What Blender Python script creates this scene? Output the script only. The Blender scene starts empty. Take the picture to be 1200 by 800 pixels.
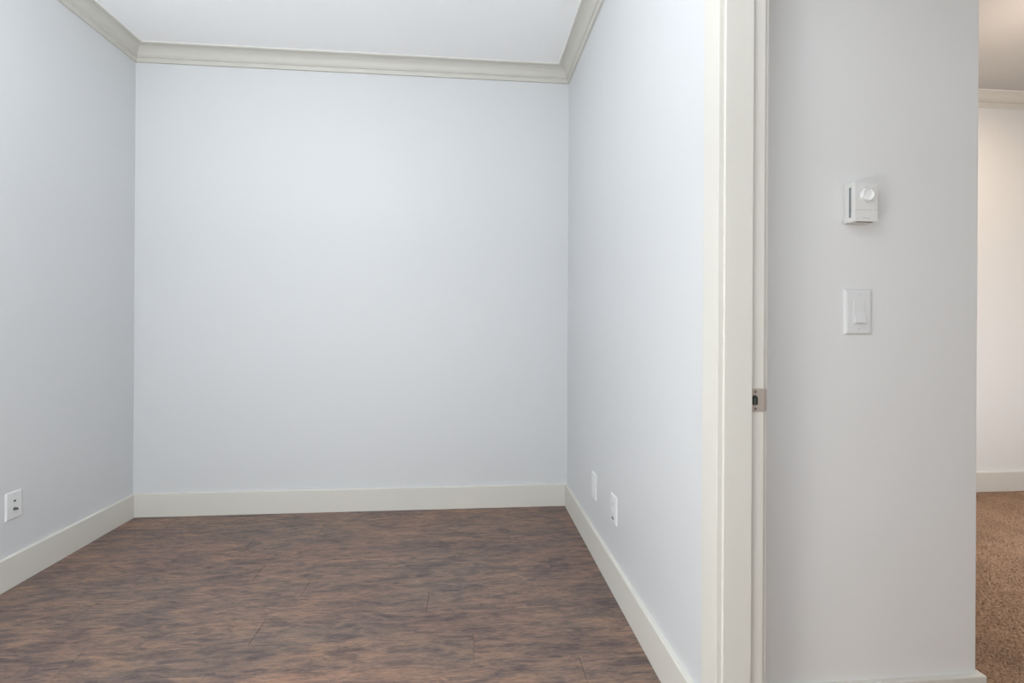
import bpy, bmesh, math, random
from mathutils import Matrix, Vector

random.seed(7)
SC = bpy.context.scene
COL = SC.collection

# ------------------------------------------------------------------ camera
H = 1.02
cam_d = bpy.data.cameras.new('camera')
cam = bpy.data.objects.new('camera', cam_d)
COL.objects.link(cam)
cam_d.sensor_fit = 'HORIZONTAL'
cam_d.sensor_width = 36.0
cam_d.lens = 581.75 / 1200 * 36.0
cam_d.shift_y = -17.5 / 1200
cam_d.clip_start = 0.02
cam.matrix_world = (Matrix.Translation((0, 0, H)) @ Matrix.Rotation(-0.0899, 4, 'Z')
                    @ Matrix.Rotation(math.pi / 2, 4, 'X') @ Matrix.Rotation(0.0054, 4, 'Z'))
SC.camera = cam

# ------------------------------------------------------------------ world and lights
SC.view_settings.view_transform = 'Standard'
SC.view_settings.look = 'None'
SC.view_settings.gamma = 1.0
SC.view_settings.use_curve_mapping = False
SC.view_settings.exposure = 0.03
w = bpy.data.worlds.new('world'); SC.world = w; w.use_nodes = True
w.node_tree.nodes['Background'].inputs[0].default_value = (0.62, 0.76, 1.0, 1)
w.node_tree.nodes['Background'].inputs[1].default_value = 0.3


def area(name, loc, rot, sx, sy, power, color):
    l = bpy.data.lights.new(name, 'AREA'); l.shape = 'RECTANGLE'; l.size = sx; l.size_y = sy
    l.energy = power; l.color = color
    o = bpy.data.objects.new(name, l); COL.objects.link(o); o.location = loc; o.rotation_euler = rot
    return o


def bulb(name, loc, power, color, r=0.12):
    l = bpy.data.lights.new(name, 'POINT'); l.energy = power; l.color = color; l.shadow_soft_size = r
    o = bpy.data.objects.new(name, l); COL.objects.link(o); o.location = loc
    return o


# daylight through the window behind the camera, bounced light, added fill lights, and the ceiling lamps of the next room
area('window_daylight', (-0.7, -1.55, 0.8), (math.radians(125), 0, 0), 1.4, 0.6, 11, (0.90, 0.97, 1.0))
bulb('room_high_fill', (-1.0, 1.0, 2.2), 16.0, (0.90, 0.96, 1.0), 0.14)  # added fill high on the left, out of view, no fixture behind it
area('bounced_light', (-0.85, -0.05, 1.45), (math.radians(180), 0, 0), 0.4, 0.4, 36, (0.87, 0.93, 1.0))
area('tilted_bounced_light', (-0.9, -0.6, 1.5), (math.radians(150), 0, 0), 0.4, 0.4, 10, (0.93, 0.98, 1.0))
bulb('room_low_fill', (-0.6, 0.3, 0.6), 27, (1.0, 0.98, 0.93), 0.25)  # unseen low fill, added to lift the lower walls and the ceiling
bulb('hall_fill', (1.5, -0.5, 1.45), 16, (0.95, 0.98, 1.0), 0.2)  # fill added out of view to light the thermostat wall
bulb('far_room_fill', (3.0, 1.6, 0.75), 25, (0.95, 0.97, 1.0), 0.2)  # added fill hidden past the corner, brightens far wall and carpet
area('far_room_downlight', (2.9, 2.1, 2.44), (0, 0, 0), 0.3, 0.3, 7.5, (1.0, 0.80, 0.60))
bulb('far_room_ceiling_lamp', (2.6, 1.9, 2.05), 9, (1.0, 0.83, 0.68), 0.12)


# ------------------------------------------------------------------ materials
def lin(r, g, b):
    f = lambda c: (c / 255) / 12.92 if c <= 10 else (((c / 255) + 0.055) / 1.055) ** 2.4
    return (f(r), f(g), f(b), 1)


def mat(name, color, rough=0.6, metal=0.0, bump=None, spec=0.5):
    m = bpy.data.materials.new(name); m.use_nodes = True
    nt = m.node_tree; b = nt.nodes['Principled BSDF']
    b.inputs['Base Color'].default_value = color
    b.inputs['Roughness'].default_value = rough
    b.inputs['Metallic'].default_value = metal
    b.inputs['Specular IOR Level'].default_value = spec
    if bump:
        sc, st, dist = bump
        tc = nt.nodes.new('ShaderNodeTexCoord')
        n = nt.nodes.new('ShaderNodeTexNoise'); n.inputs['Scale'].default_value = sc
        n.inputs['Detail'].default_value = 4
        bp = nt.nodes.new('ShaderNodeBump'); bp.inputs['Strength'].default_value = st
        bp.inputs['Distance'].default_value = dist
        nt.links.new(tc.outputs['Object'], n.inputs['Vector'])
        nt.links.new(n.outputs['Fac'], bp.inputs['Height'])
        nt.links.new(bp.outputs['Normal'], b.inputs['Normal'])
    return m


M_wall = mat('cool_white_wall_paint', (0.665, 0.676, 0.686, 1), 0.45, bump=(180, 0.12, 0.001), spec=0.35)
M_wall2 = mat('warm_white_wall_paint', (0.79, 0.79, 0.782, 1), 0.5, bump=(180, 0.12, 0.001), spec=0.3)
M_ceil = mat('white_ceiling_paint', (0.97, 0.975, 0.98, 1), 0.9, bump=(9, 0.12, 0.01), spec=0.1)
M_ceil_dim = mat('dimmed_white_ceiling', (0.50, 0.485, 0.465, 1), 0.9, bump=(9, 0.2, 0.01), spec=0.1)  # same white ceiling, its weaker light put into a darker colour
M_trim = mat('cream_trim_paint', (0.68, 0.66, 0.605, 1), 0.5, spec=0.3, bump=(60, 0.03, 0.001))
M_crown = mat('cream_grey_moulding_paint', (0.60, 0.582, 0.53, 1), 0.45, spec=0.4)
M_caulk = mat('white_caulk', (0.93, 0.93, 0.91, 1), 0.6)
M_plastic = mat('white_plastic', (0.76, 0.765, 0.765, 1), 0.38, spec=0.35)
M_dial = mat('bright_white_plastic', (0.88, 0.89, 0.88, 1), 0.3)
M_body = mat('ivory_plastic', (0.76, 0.755, 0.735, 1), 0.4, spec=0.35)
M_dark = mat('dark_opening', (0.03, 0.03, 0.03, 1), 0.6)
M_grey = mat('grey_grille', (0.22, 0.24, 0.26, 1), 0.6)
M_mark = mat('grey_ink', (0.25, 0.25, 0.25, 1), 0.6)
M_nickel = mat('satin_nickel', (0.50, 0.435, 0.38, 1), 0.4, 0.4)
M_nickeld = mat('screw_nickel', (0.26, 0.22, 0.19, 1), 0.45, 0.85)
M_jack = mat('grey_metal_connector', (0.22, 0.22, 0.2, 1), 0.35, 0.9)
M_sub = mat('dark_underlay', (0.03, 0.022, 0.02, 1), 0.9)


def wood_material():
    m = bpy.data.materials.new('weathered_brown_wood'); m.use_nodes = True
    nt = m.node_tree; N = nt.nodes; L = nt.links; b = N['Principled BSDF']
    tc = N.new('ShaderNodeTexCoord'); oi = N.new('ShaderNodeObjectInfo')
    mul = N.new('ShaderNodeMath'); mul.operation = 'MULTIPLY'; mul.inputs[1].default_value = 0.12
    L.new(oi.outputs['Random'], mul.inputs[0])
    cmb = N.new('ShaderNodeCombineXYZ'); L.new(mul.outputs[0], cmb.inputs['Z'])
    base = N.new('ShaderNodeVectorMath'); base.operation = 'ADD'
    L.new(tc.outputs['Object'], base.inputs[0]); L.new(oi.outputs['Location'], base.inputs[1])
    add = N.new('ShaderNodeVectorMath'); add.operation = 'ADD'
    L.new(base.outputs[0], add.inputs[0]); L.new(cmb.outputs[0], add.inputs[1])

    def noise(sx, sy, scale, detail, dist, rough=0.55):
        mp = N.new('ShaderNodeMapping'); mp.inputs['Scale'].default_value = (sx, sy, 1)
        L.new(add.outputs[0], mp.inputs['Vector'])
        n = N.new('ShaderNodeTexNoise'); n.inputs['Scale'].default_value = scale
        n.inputs['Detail'].default_value = detail; n.inputs['Distortion'].default_value = dist
        n.inputs['Roughness'].default_value = rough
        L.new(mp.outputs[0], n.inputs['Vector'])
        return n.outputs['Fac']

    def ramp(fac, stops):
        r = N.new('ShaderNodeValToRGB'); e = r.color_ramp.elements
        e[0].position, e[0].color = stops[0]; e[1].position, e[1].color = stops[-1]
        for p, c in stops[1:-1]:
            x = e.new(p); x.color = c
        L.new(fac, r.inputs[0]); return r.outputs[0]

    def mix(kind, fac, a, c):
        x = N.new('ShaderNodeMix'); x.data_type = 'RGBA'; x.blend_type = kind
        if isinstance(fac, float): x.inputs[0].default_value = fac
        else: L.new(fac, x.inputs[0])
        L.new(a, x.inputs[6])
        if isinstance(c, tuple): x.inputs[7].default_value = c
        else: L.new(c, x.inputs[7])
        return x.outputs[2]

    big = noise(1.0, 2.6, 3.2, 4, 0.9, 0.55)          # dark bluish clouds
    blot = noise(1.0, 4.2, 7.5, 7, 1.3, 0.68)         # ragged figure along the boards
    grain = noise(1.0, 9.0, 17.0, 7, 0.9, 0.70)       # short wavy grain
    fine = noise(1.0, 15.0, 60.0, 3, 0.2, 0.6)
    c1 = ramp(blot, [(0.33, lin(74, 66, 70)), (0.44, lin(104, 92, 91)), (0.51, lin(131, 112, 103)), (0.60, lin(150, 125, 110)), (0.72, lin(168, 137, 117))])
    c2 = ramp(grain, [(0.30, lin(62, 53, 54)), (0.43, lin(102, 89, 85)), (0.55, lin(128, 109, 100)), (0.70, lin(180, 151, 132))])
    c = mix('MIX', 0.38, c1, c2)
    cb = ramp(big, [(0.34, (0.76, 0.78, 0.84, 1)), (0.46, (0.94, 0.95, 0.98, 1)), (0.56, (1.07, 1.06, 1.04, 1)), (0.68, (1.18, 1.12, 1.06, 1))])
    c = mix('MULTIPLY', 1.0, c, cb)
    f = ramp(fine, [(0.34, (0.70, 0.69, 0.69, 1)), (0.64, (1.28, 1.27, 1.26, 1))])
    c = mix('MULTIPLY', 0.7, c, f)
    # thin dark checks and scraped marks, and slow drifts between grey brown and red brown
    chk = noise(1.0, 10.0, 12.0, 9, 2.2, 0.74)
    k = ramp(chk, [(0.36, (0.46, 0.45, 0.49, 1)), (0.42, (0.78, 0.78, 0.82, 1)), (0.455, (1.0, 1.0, 1.0, 1)), (1.0, (1.06, 1.05, 1.04, 1))])
    c = mix('MULTIPLY', 0.9, c, k)
    hue = noise(1.0, 1.8, 1.5, 3, 0.5, 0.5)
    hr = ramp(hue, [(0.36, (0.93, 0.95, 0.96, 1)), (0.62, (1.02, 0.95, 0.93, 1))])
    c = mix('MULTIPLY', 1.0, c, hr)
    # every plank has its own tone
    pr = ramp(oi.outputs['Random'], [(0.0, (0.95, 0.95, 0.90, 1)), (0.5, (1.0, 1.0, 0.95, 1)), (1.0, (1.06, 1.01, 0.93, 1))])
    c = mix('MULTIPLY', 1.0, c, pr)
    L.new(c, b.inputs['Base Color'])
    b.inputs['Roughness'].default_value = 0.5
    b.inputs['Specular IOR Level'].default_value = 0.35
    bp = N.new('ShaderNodeBump'); bp.inputs['Strength'].default_value = 0.25; bp.inputs['Distance'].default_value = 0.0015
    L.new(grain, bp.inputs['Height']); L.new(bp.outputs['Normal'], b.inputs['Normal'])
    return m


def carpet_material():
    m = bpy.data.materials.new('brown_carpet_yarn'); m.use_nodes = True
    nt = m.node_tree; N = nt.nodes; L = nt.links; b = N['Principled BSDF']
    tc = N.new('ShaderNodeTexCoord')
    n = N.new('ShaderNodeTexNoise'); n.inputs['Scale'].default_value = 150; n.inputs['Detail'].default_value = 3
    n2 = N.new('ShaderNodeTexNoise'); n2.inputs['Scale'].default_value = 5; n2.inputs['Detail'].default_value = 3
    L.new(tc.outputs['Object'], n.inputs['Vector']); L.new(tc.outputs['Object'], n2.inputs['Vector'])
    r = N.new('ShaderNodeValToRGB'); e = r.color_ramp.elements
    e[0].position = 0.3; e[0].color = lin(132, 107, 88); e[1].position = 0.7; e[1].color = lin(184, 154, 130)
    L.new(n.outputs['Fac'], r.inputs[0])
    r2 = N.new('ShaderNodeValToRGB'); e = r2.color_ramp.elements
    e[0].position = 0.35; e[0].color = (0.86, 0.86, 0.86, 1); e[1].position = 0.65; e[1].color = (1.06, 1.05, 1.04, 1)
    L.new(n2.outputs['Fac'], r2.inputs[0])
    x = N.new('ShaderNodeMix'); x.data_type = 'RGBA'; x.blend_type = 'MULTIPLY'; x.inputs[0].default_value = 1
    L.new(r.outputs[0], x.inputs[6]); L.new(r2.outputs[0], x.inputs[7])
    L.new(x.outputs[2], b.inputs['Base Color'])
    b.inputs['Roughness'].default_value = 0.95; b.inputs['Specular IOR Level'].default_value = 0.1
    return m


M_wood = wood_material()
M_carpet = carpet_material()


# ------------------------------------------------------------------ mesh helpers
def link(name, bm, material, parent=None, smooth=False):
    bmesh.ops.recalc_face_normals(bm, faces=bm.faces)
    me = bpy.data.meshes.new(name)
    bm.to_mesh(me); bm.free()
    if smooth:
        me.polygons.foreach_set('use_smooth', [True] * len(me.polygons))
    if isinstance(material, (list, tuple)):
        for k in material: me.materials.append(k)
    else:
        me.materials.append(material)
    o = bpy.data.objects.new(name, me); COL.objects.link(o)
    if parent: o.parent = parent
    return o


def box(bm, a, b, bevel=0.0, seg=2, edges=None):
    """axis aligned box from corner a to corner b, all edges eased by bevel"""
    r = bmesh.ops.create_cube(bm, size=1)
    vs = r['verts']
    c = [(a[i] + b[i]) / 2 for i in range(3)]; s = [abs(b[i] - a[i]) for i in range(3)]
    for v in vs:
        v.co = Vector((c[i] + v.co[i] * s[i] for i in range(3)))
    if bevel:
        es = set(e for v in vs for e in v.link_edges)
        if edges: es = [e for e in es if edges(e)]
        bmesh.ops.bevel(bm, geom=list(es), offset=bevel, segments=seg, profile=0.5, affect='EDGES')
    return vs


def empty(name, loc=(0, 0, 0), parent=None):
    o = bpy.data.objects.new(name, None); COL.objects.link(o); o.location = loc
    o.empty_display_size = 0.05
    if parent: o.parent = parent
    return o


def thing(o, label, cat, group=None):
    o['label'] = label; o['category'] = cat
    if group: o['group'] = group
    return o


def structure(o):
    o['kind'] = 'structure'; return o


def boxes(name, material, specs, parent=None, bevel=0.0, kind=True):
    bm = bmesh.new()
    for a, b in specs: box(bm, a, b, bevel)
    o = link(name, bm, material, parent)
    return structure(o) if (kind and parent is None) else o


def sweep(name, A, B, nA, nB, profile, material, z0=0.0, closed=True):
    """moulding along wall line A-B; profile = (out, up) points; nA / nB = (x, y) shift per unit of
    profile 'out' at either end, so that ends meet in a mitre"""
    bm = bmesh.new()
    ra = [bm.verts.new((A[0] + nA[0] * p, A[1] + nA[1] * p, z0 + q)) for p, q in profile]
    rb = [bm.verts.new((B[0] + nB[0] * p, B[1] + nB[1] * p, z0 + q)) for p, q in profile]
    n = len(profile)
    for i in range(n):
        j = (i + 1) % n
        bm.faces.new((ra[i], ra[j], rb[j], rb[i]))
    bm.faces.new(ra); bm.faces.new(list(reversed(rb)))
    o = link(name, bm, material)
    return structure(o)


# ------------------------------------------------------------------ setting: dimensions
XL, XR, YB, YF, ZC = -1.762, 0.574, 2.806, -1.6, 2.49
XR2 = 0.6685           # other face of the right wall
YW = 1.192             # wall with the thermostat
XC = 1.3395             # its outer corner
YFAR, XFAR = 2.845, 4.3
T = 0.11
DJ, DN, DH = 1.060, 0.250, 2.03     # doorway: far jamb, near jamb, head

# walls
boxes('wall_left', M_wall, [((XL - T, YF, 0), (XL, YB, ZC))])
boxes('wall_back', M_wall, [((XL - T, YB, 0), (XR, YB + T, ZC))])
boxes('wall_right', M_wall, [((XR, 1.076, 0), (XR2, YB + T, ZC)),
                             ((XR, YF, 0), (XR2, DN - 0.016, ZC)),
                             ((XR, DN - 0.016, DH + 0.016), (XR2, 1.076, ZC))])
# front wall, behind the camera, with a window opening on either side of the right wall
boxes('wall_front', M_wall, [((XL - T, YF - T, 0), (-1.45, YF, ZC)), ((0.05, YF - T, 0), (2.2, YF, ZC)),
                             ((3.8, YF - T, 0), (XFAR + T, YF, ZC)),
                             ((-1.45, YF - T, 0), (0.05, YF, 0.6)), ((-1.45, YF - T, 2.1), (0.05, YF, ZC)),
                             ((2.2, YF - T, 0), (3.8, YF, 0.6)), ((2.2, YF - T, 2.1), (3.8, YF, ZC))])
for k, (x0, x1) in enumerate(((-1.45, 0.05), (2.2, 3.8))):
    fw = 0.045
    wo = boxes('window_%d' % (k + 1), M_trim,
               [((x0, YF - 0.07, 0.6), (x0 + fw, YF - 0.02, 2.1)), ((x1 - fw, YF - 0.07, 0.6), (x1, YF - 0.02, 2.1)),
                ((x0 + fw, YF - 0.07, 0.6), (x1 - fw, YF - 0.02, 0.6 + fw)),
                ((x0 + fw, YF - 0.07, 2.1 - fw), (x1 - fw, YF - 0.02, 2.1))])

# L shaped partition behind the doorway, its outer corner slightly rounded
bm = bmesh.new()
pts = [(XR2, YW), (XC, YW), (XC, YFAR), (XC - T, YFAR), (XC - T, YW + T), (XR2, YW + T)]
lo = [bm.verts.new((x, y, 0)) for x, y in pts]; hi = [bm.verts.new((x, y, ZC)) for x, y in pts]
for i in range(6):
    j = (i + 1) % 6
    bm.faces.new((lo[i], lo[j], hi[j], hi[i]))
bm.faces.new(lo); bm.faces.new(hi)
bm.edges.ensure_lookup_table()
ce = [e for e in bm.edges if set(e.verts) == {lo[1], hi[1]}]
bmesh.ops.bevel(bm, geom=ce, offset=0.004, segments=4, profile=0.5, affect='EDGES')
structure(link('wall_passage', bm, M_wall2))
boxes('wall_far', M_wall2, [((XC - T, YFAR, 0), (XFAR + T, YFAR + T, ZC))])
boxes('wall_side', M_wall2, [((XFAR, YF, 0), (XFAR + T, YFAR, ZC))])

# ceilings
boxes('ceiling', M_ceil, [((XL - T, YF - T, ZC), (XR2 - 0.05, YB + T, ZC + 0.1))])
boxes('ceiling.001', M_ceil_dim, [((XR2 - 0.05, YF - T, ZC), (XFAR + T, YFAR + T, ZC + 0.1))])

# baseboards
BH, BT = 0.122, 0.0145
bbp = [(0, 0), (BT, 0), (BT, BH - 0.003), (BT - 0.0008, BH - 0.0008), (BT - 0.003, BH), (0, BH)]
sweep('baseboard_left', (XL, YF), (XL, YB), (1, 1), (1, -1), bbp, M_trim)
sweep('baseboard_back', (XL, YB), (XR, YB), (1, -1), (-1, -1), bbp, M_trim)
sweep('baseboard_right', (XR, YB), (XR, 1.139), (-1, -1), (-1, 0), bbp, M_trim)
bbq = [(p, q - 0.0062 if q > 0.05 else q) for p, q in bbp]
sweep('baseboard_passage', (XR2, YW), (XC, YW), (0, -1), (1, -1), bbq, M_trim)
sweep('baseboard_corner', (XC, YW), (XC, YFAR), (1, -1), (1, -1), bbq, M_trim)
sweep('baseboard_far', (XC, YFAR), (XFAR, YFAR), (1, -1), (-1, -1), bbp, M_trim)

# crown moulding: cove above, bead, small ogee below, caulk line at the ceiling
CD = 0.079
cr = [(0, -CD), (0.009, -CD), (0.0105, -0.0775), (0.0125, -0.070), (0.0140, -0.063), (0.0150, -0.0605),
      (0.0195, -0.0600), (0.0225, -0.0575), (0.0225, -0.0545), (0.0205, -0.0525)]
for i in range(9):
    a = i / 8 * math.pi / 2
    cr.append((0.0215 + 0.046 * (1 - math.cos(a)), -0.0525 + 0.0435 * math.sin(a)))
cr += [(0.070, -0.0085), (0.073, -0.0065), (0.073, 0), (0, 0)]
ca = [(0.073, -0.0022), (0.0765, 0), (0.073, 0)]


def crown(tag, A, B, nA, nB):
    o = sweep('trim_' + tag, A, B, nA, nB, cr, M_crown if 'far' not in tag else M_trim, ZC)
    q = sweep('caulk_line', A, B, nA, nB, ca, M_caulk, ZC)
    q.parent = o
    del q['kind']


crown('crown_left', (XL, YF), (XL, YB), (1, 1), (1, -1))
crown('crown_back', (XL, YB), (XR, YB), (1, -1), (-1, -1))
crown('crown_right', (XR, YB), (XR, YF), (-1, -1), (-1, 1))
crown('crown_passage', (XR2, YW), (XC, YW), (0, -1), (1, -1))
crown('crown_corner', (XC, YW), (XC, YFAR), (1, -1), (1, -1))
crown('crown_far', (XC, YFAR), (XFAR, YFAR), (1, -1), (-1, -1))

# doorway frame in the right wall
door = structure(empty('door_1', ((XR + XR2) / 2, (DJ + DN) / 2, 0)))


def dpart(name, specs, material=M_trim, bevel=0.0):
    o = boxes(name, material, specs, None, bevel, kind=False)
    o.parent = door; o.matrix_parent_inverse = Matrix.Translation(-door.location)
    return o


XJ0, XS, XJ1 = 0.571, 0.6375, 0.6715      # jamb: room edge, step of the rabbet, passage edge
RB = 0.010
# rabbeted jambs and head; the far one is a single stepped prism with eased corners
def jamb(name, prof, z0, z1):
    bm = bmesh.new()
    a = [bm.verts.new((x, y, z0)) for x, y in prof]; b = [bm.verts.new((x, y, z1)) for x, y in prof]
    n = len(prof)
    for i in range(n):
        bm.faces.new((a[i], a[(i + 1) % n], b[(i + 1) % n], b[i]))
    bm.faces.new(a); bm.faces.new(b)
    o = link(name, bm, M_trim, door); o.matrix_parent_inverse = Matrix.Translation(-door.location)
    return o


e = 0.0018
jamb('door_jamb', [(XJ0, DJ + 0.016), (XJ0, DJ + e), (XJ0 + e * 0.4, DJ + e * 0.3), (XJ0 + e, DJ), (XS - e * 0.5, DJ), (XS, DJ + e * 0.5),
                   (XS, DJ + RB), (XJ1 - e * 0.6, DJ + RB), (XJ1, DJ + RB + e * 0.6), (XJ1, DJ + 0.016)], 0, DH)
jamb('door_jamb', [(XJ0, DN - 0.016), (XJ0, DN), (XS, DN), (XS, DN - RB), (XJ1, DN - RB), (XJ1, DN - 0.016)], 0, DH)
dpart('door_head', [((XJ0, DN - 0.016, DH), (XJ1, DJ + 0.016, DH + 0.016))])
# flat casings round the opening, room side and passage side
CW, CT = 0.071, 0.0155
def casing(x0, x1, yin, yout, z1):
    bm = bmesh.new()
    box(bm, (x0, min(yin, yout), 0), (x1, max(yin, yout), z1), 0.0016, 2)
    o = link('casing', bm, M_trim, door); o.matrix_parent_inverse = Matrix.Translation(-door.location)
rv = 0.006
casing(XR - CT, XR, DJ + rv, DJ + rv + CW, DH + rv + CW)
casing(XR - CT, XR, DN - rv, DN - rv - CW, DH + rv + CW)
dpart('casing', [((XR - CT, DN - rv, DH + rv), (XR, DJ + rv, DH + rv + CW))])
casing(XR2, XR2 + 0.0145, DJ + RB + 0.0065, DJ + RB + 0.0065 + 0.040, DH + rv + CW)
casing(XR2, XR2 + 0.0145, DN - rv, DN - rv - CW, DH + rv + CW)
dpart('casing', [((XR2, DN - rv, DH + rv), (XR2 + 0.0145, DJ + RB + 0.0065, DH + rv + CW))])

# strike plate let into the rabbet
SY = DJ + RB                       # face of the rabbet
SZ0, SZ1 = 0.8300, 0.8825
bm = bmesh.new()
sx0, sx1 = XS + 0.0006, 0.6800
zc = (SZ0 + SZ1) / 2
hx, hz0, hz1, hr = (0.6390 + 0.0006, zc - 0.0105, zc + 0.0105, 0.004)
# plate outline in X-Z, with the curved lip at its passage edge, built as a grid with a latch hole
hx0, hx1 = 0.6405, 0.6565
xs = [sx0, hx0, hx0 + 0.003, hx1 - 0.003, hx1, 0.664, 0.668, 0.672, 0.676, 0.679, 0.6812]
def lipy(x):
    return SY - 0.0012 + (max(0, x - 0.672) / 0.0092) ** 2 * 0.006
def ztop(x):
    return SZ1 - (0 if x < 0.672 else 0.001 + ((x - 0.672) / 0.0092) ** 2.2 * 0.0055)
zr = [-1, -0.42, -0.28, 0.0, 0.28, 0.42, 1]
grid = []
for x in xs:
    hh = ztop(x) - zc
    grid.append([bm.verts.new((x, lipy(x), zc + t * hh)) for t in zr])
for i in range(len(xs) - 1):
    for j in range(len(zr) - 1):
        inhole = 1 <= i <= 3 and 1 <= j <= 4 and not (i in (1, 3) and j in (1, 4) and False)
        if inhole: continue
        bm.faces.new((grid[i][j], grid[i + 1][j], grid[i + 1][j + 1], grid[i][j + 1]))
# round the corners of the hole
for gi, gj, dx, dz in ((1, 1, 0.003, 0.0025), (4, 1, -0.001, 0.001), (1, 5, 0.003, -0.003), (4, 5, -0.003, -0.003)):
    grid[gi][gj].co.x += dx; grid[gi][gj].co.z += dz
front = bm.faces[:]
back = {v: bm.verts.new(v.co + Vector((0, 0.0011, 0))) for v in bm.verts[:]}
rim = [e_ for e_ in bm.edges[:] if len(e_.link_faces) == 1]
for f in front: bm.faces.new([back[v] for v in reversed(f.verts)])
for e_ in rim:
    a_, b_ = e_.verts
    bm.faces.new((a_, b_, back[b_], back[a_]))
strike = link('strike_plate', bm, M_nickel, door)
strike.matrix_parent_inverse = Matrix.Translation(-door.location)
strike['label'] = 'satin nickel strike plate with latch hole and curved lip'
bm = bmesh.new(); box(bm, (hx0 - 0.001, SY - 0.0003, zc - 0.0125), (hx1 + 0.001, SY + 0.0001, zc + 0.0125))
o = link('latch_hole', bm, M_dark, strike)
bm = bmesh.new(); box(bm, (hx0 + 0.0075, SY - 0.0011, zc - 0.010), (hx0 + 0.0095, SY - 0.0003, zc + 0.004))
link('latch_tab', bm, M_jack, strike)
for s in (-1, 1):
    bm = bmesh.new()
    mt = Matrix.Translation((0.6505, SY - 0.0014, zc + s * 0.0192)) @ Matrix.Rotation(math.pi / 2, 4, 'X')
    bmesh.ops.create_cone(bm, cap_ends=True, segments=16, radius1=0.0030, radius2=0.0026, depth=0.0012, matrix=mt)
    link('screw', bm, M_nickeld, strike)

# ------------------------------------------------------------------ plank floor
PW, PL, G = 0.139, 1.21, 0.0005
FX0, FX1 = XL - 0.0, 0.628
sub = boxes('floor', M_sub, [((XL - T, YF - T, -0.10), (FX1, YB + T, -0.0125))])
known = {0: 0.026, 2: -0.140, 5: -0.046, 6: 0.207, -1: 0.350, 1: 0.52, 3: -0.62, 4: 0.36, 7: -0.72, 8: -0.3, -2: -0.55, -3: 0.12}
lib = {}


def plank_mesh(x0, x1, wy):
    key = (round(x1 - x0, 3), round(wy, 3))
    if key in lib: return lib[key]
    bm = bmesh.new()
    L_ = x1 - x0; hz = 0.0125; bv = 0.0006
    b = [bm.verts.new(v) for v in ((0, 0, -hz), (L_, 0, -hz), (L_, wy, -hz), (0, wy, -hz))]
    m_ = [bm.verts.new(v) for v in ((0, 0, -bv), (L_, 0, -bv), (L_, wy, -bv), (0, wy, -bv))]
    t = [bm.verts.new(v) for v in ((bv, bv, 0), (L_ - bv, bv, 0), (L_ - bv, wy - bv, 0), (bv, wy - bv, 0))]
    bm.faces.new(t); bm.faces.new(list(reversed(b)))
    for i in range(4):
        j = (i + 1) % 4
        bm.faces.new((b[i], b[j], m_[j], m_[i])); bm.faces.new((m_[i], m_[j], t[j], t[i]))
    me = bpy.data.meshes.new('plank'); bm.to_mesh(me); bm.free(); me.materials.append(M_wood)
    lib[key] = me
    return me


k0 = math.floor((YF - 1.515) / PW)
k1 = math.ceil((YB - 1.515) / PW)
for k in range(k0, k1):
    y0 = max(1.515 + k * PW, YF); y1 = min(1.515 + (k + 1) * PW, YB)
    if y1 - y0 < 0.004: continue
    j = known.get(k, random.uniform(-0.6, 0.6))
    cuts = [j + i * PL for i in range(-3, 4)]
    cuts = [FX0] + [c for c in cuts if FX0 + 0.05 < c < FX1 - 0.03] + [FX1]
    for a, b in zip(cuts, cuts[1:]):
        o = bpy.data.objects.new('plank', plank_mesh(a + G, b - G, y1 - y0 - 2 * 0.0001))
        COL.objects.link(o); o.parent = sub
        o.location = (a + G, y0 + 0.0001, 0)

# ------------------------------------------------------------------ carpet in the next room
fl2 = boxes('floor.001', M_carpet, [((FX1, YF - T, -0.10), (XFAR + T, YFAR + T, -0.004))])
rnd = random.Random(3)
verts = []; faces = []
# tufts: small leaning wedges of yarn on the strip of carpet that can be seen
x = 1.30
area_x0, area_x1, area_y0, area_y1 = XC + BT, 3.95, 1.15, YFAR - BT
st = 0.0105
nx = int((area_x1 - 1.20) / st); ny = int((area_y1 - area_y0) / st)
for i in range(nx):
    for j in range(ny):
        px = 1.20 + (i + rnd.random()) * st; py = area_y0 + (j + rnd.random()) * st
        if px < XC + BT + 0.003 and py > YW - BT - 0.003: continue
        if px > py * 1.40 + 0.25: continue
        a = rnd.random() * 6.283; r_ = 0.0075; h_ = rnd.uniform(0.005, 0.0085)
        lx = rnd.uniform(-0.004, 0.004); ly = rnd.uniform(-0.004, 0.004)
        n = len(verts)
        for q in range(3):
            verts.append((px + r_ * math.cos(a + q * 2.094), py + r_ * math.sin(a + q * 2.094), -0.0045))
        verts.append((px + lx, py + ly, h_ - 0.004))
        faces += [(n, n + 1, n + 3), (n + 1, n + 2, n + 3), (n + 2, n, n + 3)]
me = bpy.data.meshes.new('carpet_pile'); me.from_pydata(verts, [], faces); me.materials.append(M_carpet)
me.polygons.foreach_set('use_smooth', [True] * len(me.polygons))
pile = bpy.data.objects.new('carpet_pile', me); COL.objects.link(pile); pile.parent = fl2; pile['kind'] = 'stuff'


# ------------------------------------------------------------------ wall fittings
# Built facing -Y (out of the wall towards the viewer), local origin on the wall plane, then turned.
def plate(bm, w_, h_, d, bev):
    """wall plate: flat back on y=0, front at y=-d with sloped rims"""
    W, Hh = w_ / 2, h_ / 2
    rings = [(0, 0), (0.0, 0.0012), (bev * 0.45, d - 0.0012), (bev, d)]
    rows = []
    for ins, y in rings:
        rows.append([bm.verts.new((sx * (W - ins), -y, sz * (Hh - ins))) for sx, sz in ((-1, -1), (1, -1), (1, 1), (-1, 1))])
    for a, b in zip(rows, rows[1:]):
        for i in range(4):
            bm.faces.new((a[i], a[(i + 1) % 4], b[(i + 1) % 4], b[i]))
    bm.faces.new(rows[-1]); bm.faces.new(rows[0])


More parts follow.
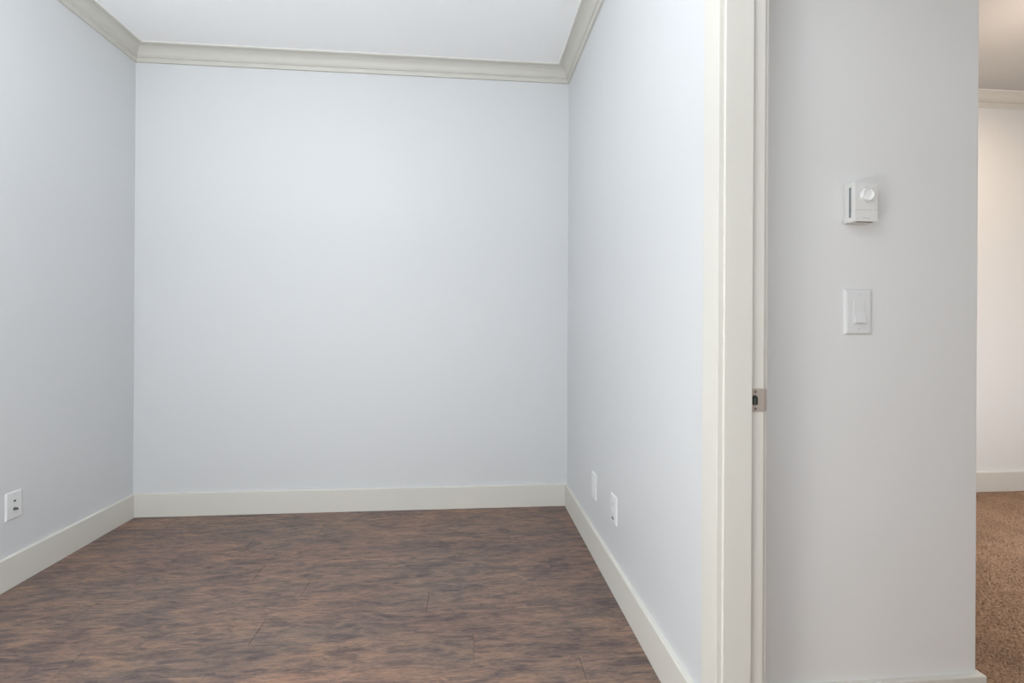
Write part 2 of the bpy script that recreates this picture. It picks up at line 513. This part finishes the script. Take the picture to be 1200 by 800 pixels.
def disc(bm, x, z, y0, y1, r, r2=None, seg=24):
    mt = Matrix.Translation((x, (y0 + y1) / 2, z)) @ Matrix.Rotation(math.pi / 2, 4, 'X')
    bmesh.ops.create_cone(bm, cap_ends=True, segments=seg, radius1=r, radius2=r if r2 is None else r2, depth=abs(y1 - y0), matrix=mt)


def part(name, fn, material, parent, smooth=False):
    bm = bmesh.new(); fn(bm)
    return link(name, bm, material, parent, smooth)


def screw(parent, x, z, y, r=0.0024, material=None):
    s = part('screw', lambda bm: disc(bm, x, z, y + 0.0003, y - 0.0006, r, r * 0.8, 16), material or M_plastic, parent)
    part('screw_slot', lambda bm: box(bm, (x - r * 0.75, y - 0.0008, z - 0.0004), (x + r * 0.75, y - 0.00055, z + 0.0004)), M_grey, s)


# light switch
sw = empty('light_switch', (0.9980, YW, 1.0625))
thing(sw, 'white rocker light switch on the grey wall below the thermostat', 'light switch')
part('face_plate', lambda bm: plate(bm, 0.0745, 0.117, 0.0065, 0.0065), M_plastic, sw)
rk = part('rocker_frame', lambda bm: [box(bm, (-0.0145, -0.0075, 0.0295), (0.0165, -0.006, 0.0315)),
                                      box(bm, (-0.0145, -0.0075, -0.0315), (0.0165, -0.006, -0.0295)),
                                      box(bm, (-0.0145, -0.0075, -0.0295), (-0.0130, -0.006, 0.0295)),
                                      box(bm, (0.0150, -0.0075, -0.0295), (0.0165, -0.006, 0.0295))], M_plastic, sw)


def rocker(bm):
    x0, x1 = -0.0125, 0.0145
    sec = [(-0.005, 0.029), (-0.0068, 0.029), (-0.0072, 0.002), (-0.0076, -0.0005), (-0.0135, -0.027), (-0.0130, -0.0290), (-0.005, -0.029)]
    a = [bm.verts.new((x0, y, z)) for y, z in sec]; b = [bm.verts.new((x1, y, z)) for y, z in sec]
    for i in range(len(sec)):
        j = (i + 1) % len(sec)
        bm.faces.new((a[i], a[j], b[j], b[i]))
    bm.faces.new(a); bm.faces.new(b)


part('rocker', rocker, M_plastic, sw)
screw(sw, 0.001, 0.0445, -0.0065); screw(sw, 0.001, -0.0445, -0.0065)

# thermostat
th = empty('thermostat', (0.9940, YW, 1.3370))
thing(th, 'white box thermostat with round dial mounted above the light switch', 'thermostat')
TW, TH_, TD = 0.0312, 0.0493, 0.0335


def tbody(bm):
    # shell with a front recess for the lid line, side vent recess on its left flank
    box(bm, (-TW, -0.004, -TH_), (TW, 0, TH_), 0.0008)
    box(bm, (-TW, -TD, -TH_ * 0.42), (TW, -0.004, TH_), 0.0014)
    box(bm, (-TW, -TD, -TH_), (TW, -0.004, -TH_ * 0.42 - 0.0010), 0.0014)
    box(bm, (-TW + 0.0006, -TD + 0.0012, -TH_ * 0.45), (TW - 0.0006, -0.004, -TH_ * 0.40))


part('housing', tbody, M_body, th)
gr = part('side_vent', lambda bm: box(bm, (-TW - 0.0002, -0.0215, -0.0375), (-TW + 0.0006, -0.0145, 0.0385)), M_grey, th)
for i in range(11):
    z = -0.034 + i * 0.0068
    part('vent_louver', lambda bm: box(bm, (-TW - 0.0005, -0.0215, z), (-TW + 0.0004, -0.0145, z + 0.0012)), M_mark, gr)
part('bottom_vent', lambda bm: box(bm, (-0.022, -0.0315, -TH_ - 0.0003), (0.020, -0.024, -TH_ + 0.0006)), M_dark, th)
# dial
DX, DZ = 0.0000, 0.0168


def dial(bm):
    disc(bm, DX, DZ, -TD, -TD - 0.0015, 0.0172, 0.0172, 48)
    disc(bm, DX, DZ, -TD - 0.0015, -TD - 0.0075, 0.0160, 0.0148, 48)
    disc(bm, DX, DZ, -TD - 0.0075, -TD - 0.0085, 0.0148, 0.0136, 48)


# the cone helper is wider towards its first radius at the lower end: flip radii by direction
def frustum(bm, x, z, ya, ra, yb, rb, seg=48):
    va = [bm.verts.new((x + ra * math.cos(t), ya, z + ra * math.sin(t))) for t in [2 * math.pi * i / seg for i in range(seg)]]
    vb = [bm.verts.new((x + rb * math.cos(t), yb, z + rb * math.sin(t))) for t in [2 * math.pi * i / seg for i in range(seg)]]
    for i in range(seg):
        j = (i + 1) % seg
        bm.faces.new((va[i], va[j], vb[j], vb[i]))
    return va, vb


def dial2(bm):
    prof = [(-TD + 0.001, 0.0172), (-TD - 0.0010, 0.0172), (-TD - 0.0012, 0.0162), (-TD - 0.0065, 0.0158), (-TD - 0.0080, 0.0148),
            (-TD - 0.0082, 0.0138), (-TD - 0.0060, 0.0110), (-TD - 0.0054, 0.0060)]
    seg = 48; rows = []
    for y, r in prof:
        rows.append([bm.verts.new((DX + r * math.cos(2 * math.pi * i / seg), y, DZ + r * math.sin(2 * math.pi * i / seg))) for i in range(seg)])
    for a, b in zip(rows, rows[1:]):
        for i in range(seg):
            j = (i + 1) % seg
            bm.faces.new((a[i], a[j], b[j], b[i]))
    bm.faces.new(rows[-1]); bm.faces.new(list(reversed(rows[0])))


part('dial', dial2, M_dial, th)
part('dial_pointer', lambda bm: box(bm, (DX - 0.0005, -TD - 0.0086, DZ + 0.0118), (DX + 0.0005, -TD - 0.0078, DZ + 0.0144)), M_mark, th)


def ticks(bm):
    for k, adeg in enumerate((-40, -2, 42, 90, 138, 178, 222)):
        a = math.radians(adeg); r0, r1 = 0.0190, 0.0212
        if adeg == 90:
            for s in (-1, 1):
                box(bm, (DX + s * 0.0011 - 0.0006, -TD - 0.0003, DZ + 0.0192), (DX + s * 0.0011 + 0.0006, -TD + 0.0002, DZ + 0.0210))
            continue
        n0 = len(bm.verts)
        vs = box(bm, (r0, -TD - 0.0003, -0.00045), (r1, -TD + 0.0002, 0.00045))
        bmesh.ops.rotate(bm, verts=vs, cent=(0, 0, 0), matrix=Matrix.Rotation(-a, 3, 'Y'))
        bmesh.ops.translate(bm, verts=vs, vec=(DX, 0, DZ))


part('dial_scale', ticks, M_mark, th)


def lettering(bm):
    # maker's name in tiny raised capitals, too small in the photograph to read
    x = -0.0085; rr = random.Random(11)
    for i in range(9):
        box(bm, (x, -TD - 0.0002, -0.0420), (x + 0.0005, -TD + 0.0002, -0.0403))
        zz = rr.choice((-0.0420, -0.0413, -0.0407))
        box(bm, (x + 0.0005, -TD - 0.0002, zz), (x + 0.0014, -TD + 0.0002, zz + 0.0003))
        x += 0.0021


part('lettering', lettering, M_mark, th)

# two plates low on the right wall and one on the left wall
def turned(name, loc, deg):
    o = empty(name, loc); o.rotation_euler = (0, 0, math.radians(deg)); return o


# right wall faces -X: rotate -Y onto -X (minus 90 degrees)
pa = turned('blank_plate', (XR, 2.188, 0.3070), -90)
thing(pa, 'white wall plate with plain raised panel, low on wall near the corner', 'wall plate')
part('face_plate', lambda bm: plate(bm, 0.072, 0.116, 0.006, 0.005), M_plastic, pa)
part('insert', lambda bm: box(bm, (-0.0165, -0.0085, -0.0335), (0.0165, -0.005, 0.0335), 0.001), M_plastic, pa)
screw(pa, 0, 0.0485, -0.006, 0.002); screw(pa, 0, -0.0485, -0.006, 0.002)

pb = turned('wall_outlet', (XR, 1.886, 0.3130), -90)
thing(pb, 'white outlet with dark openings, low on wall nearer the door casing', 'outlet')
part('face_plate', lambda bm: plate(bm, 0.072, 0.108, 0.006, 0.005), M_plastic, pb)
ins = part('receptacle', lambda bm: box(bm, (-0.0165, -0.0075, -0.0400), (0.0165, -0.005, 0.0400), 0.001), M_plastic, pb)
for z in (0.024, -0.024):
    for dx in (-0.0065, 0.0065):
        part('outlet_slot', lambda bm: box(bm, (dx - 0.0009, -0.0077, z - 0.003), (dx + 0.0009, -0.0070, z + 0.005)), M_grey, ins)
    part('ground_hole', lambda bm: disc(bm, 0, z - 0.008, -0.0070, -0.0077, 0.0026, None, 12), M_grey, ins)
for z in (0.006, -0.006):
    part('test_button', lambda bm: box(bm, (-0.006, -0.0086, z - 0.003), (0.006, -0.0070, z + 0.003), 0.0006), M_plastic, ins)
part('jack', lambda bm: box(bm, (-0.012, -0.0078, -0.0385), (0.012, -0.0060, -0.0310)), M_dark, ins)

pc = turned('cable_plate', (XL, 2.104, 0.3135), 90)
thing(pc, 'white cable wall plate with phone jack and coax connector on left wall', 'wall plate')
part('face_plate', lambda bm: plate(bm, 0.070, 0.107, 0.0055, 0.004), M_plastic, pc)
pj = part('phone_jack', lambda bm: box(bm, (-0.0045, -0.0078, 0.0125), (0.0045, -0.005, 0.0205), 0.0008), M_grey, pc)
part('jack_opening', lambda bm: box(bm, (-0.003, -0.0081, 0.014), (0.003, -0.0072, 0.019)), M_dark, pj)


def coax(bm):
    bmesh.ops.create_cone(bm, cap_ends=True, segments=6, radius1=0.0066, radius2=0.0066, depth=0.003,
                          matrix=Matrix.Translation((0, -0.0072, -0.0145)) @ Matrix.Rotation(math.pi / 2, 4, 'X'))
    disc(bm, 0, -0.0145, -0.0085, -0.0165, 0.0046, None, 20)


cx = part('coax_connector', coax, M_jack, pc)
part('connector_hole', lambda bm: disc(bm, 0, -0.0145, -0.0162, -0.0168, 0.0030, None, 16), M_dark, cx)
screw(pc, 0, 0.0440, -0.006, 0.002); screw(pc, 0, -0.0440, -0.006, 0.002)
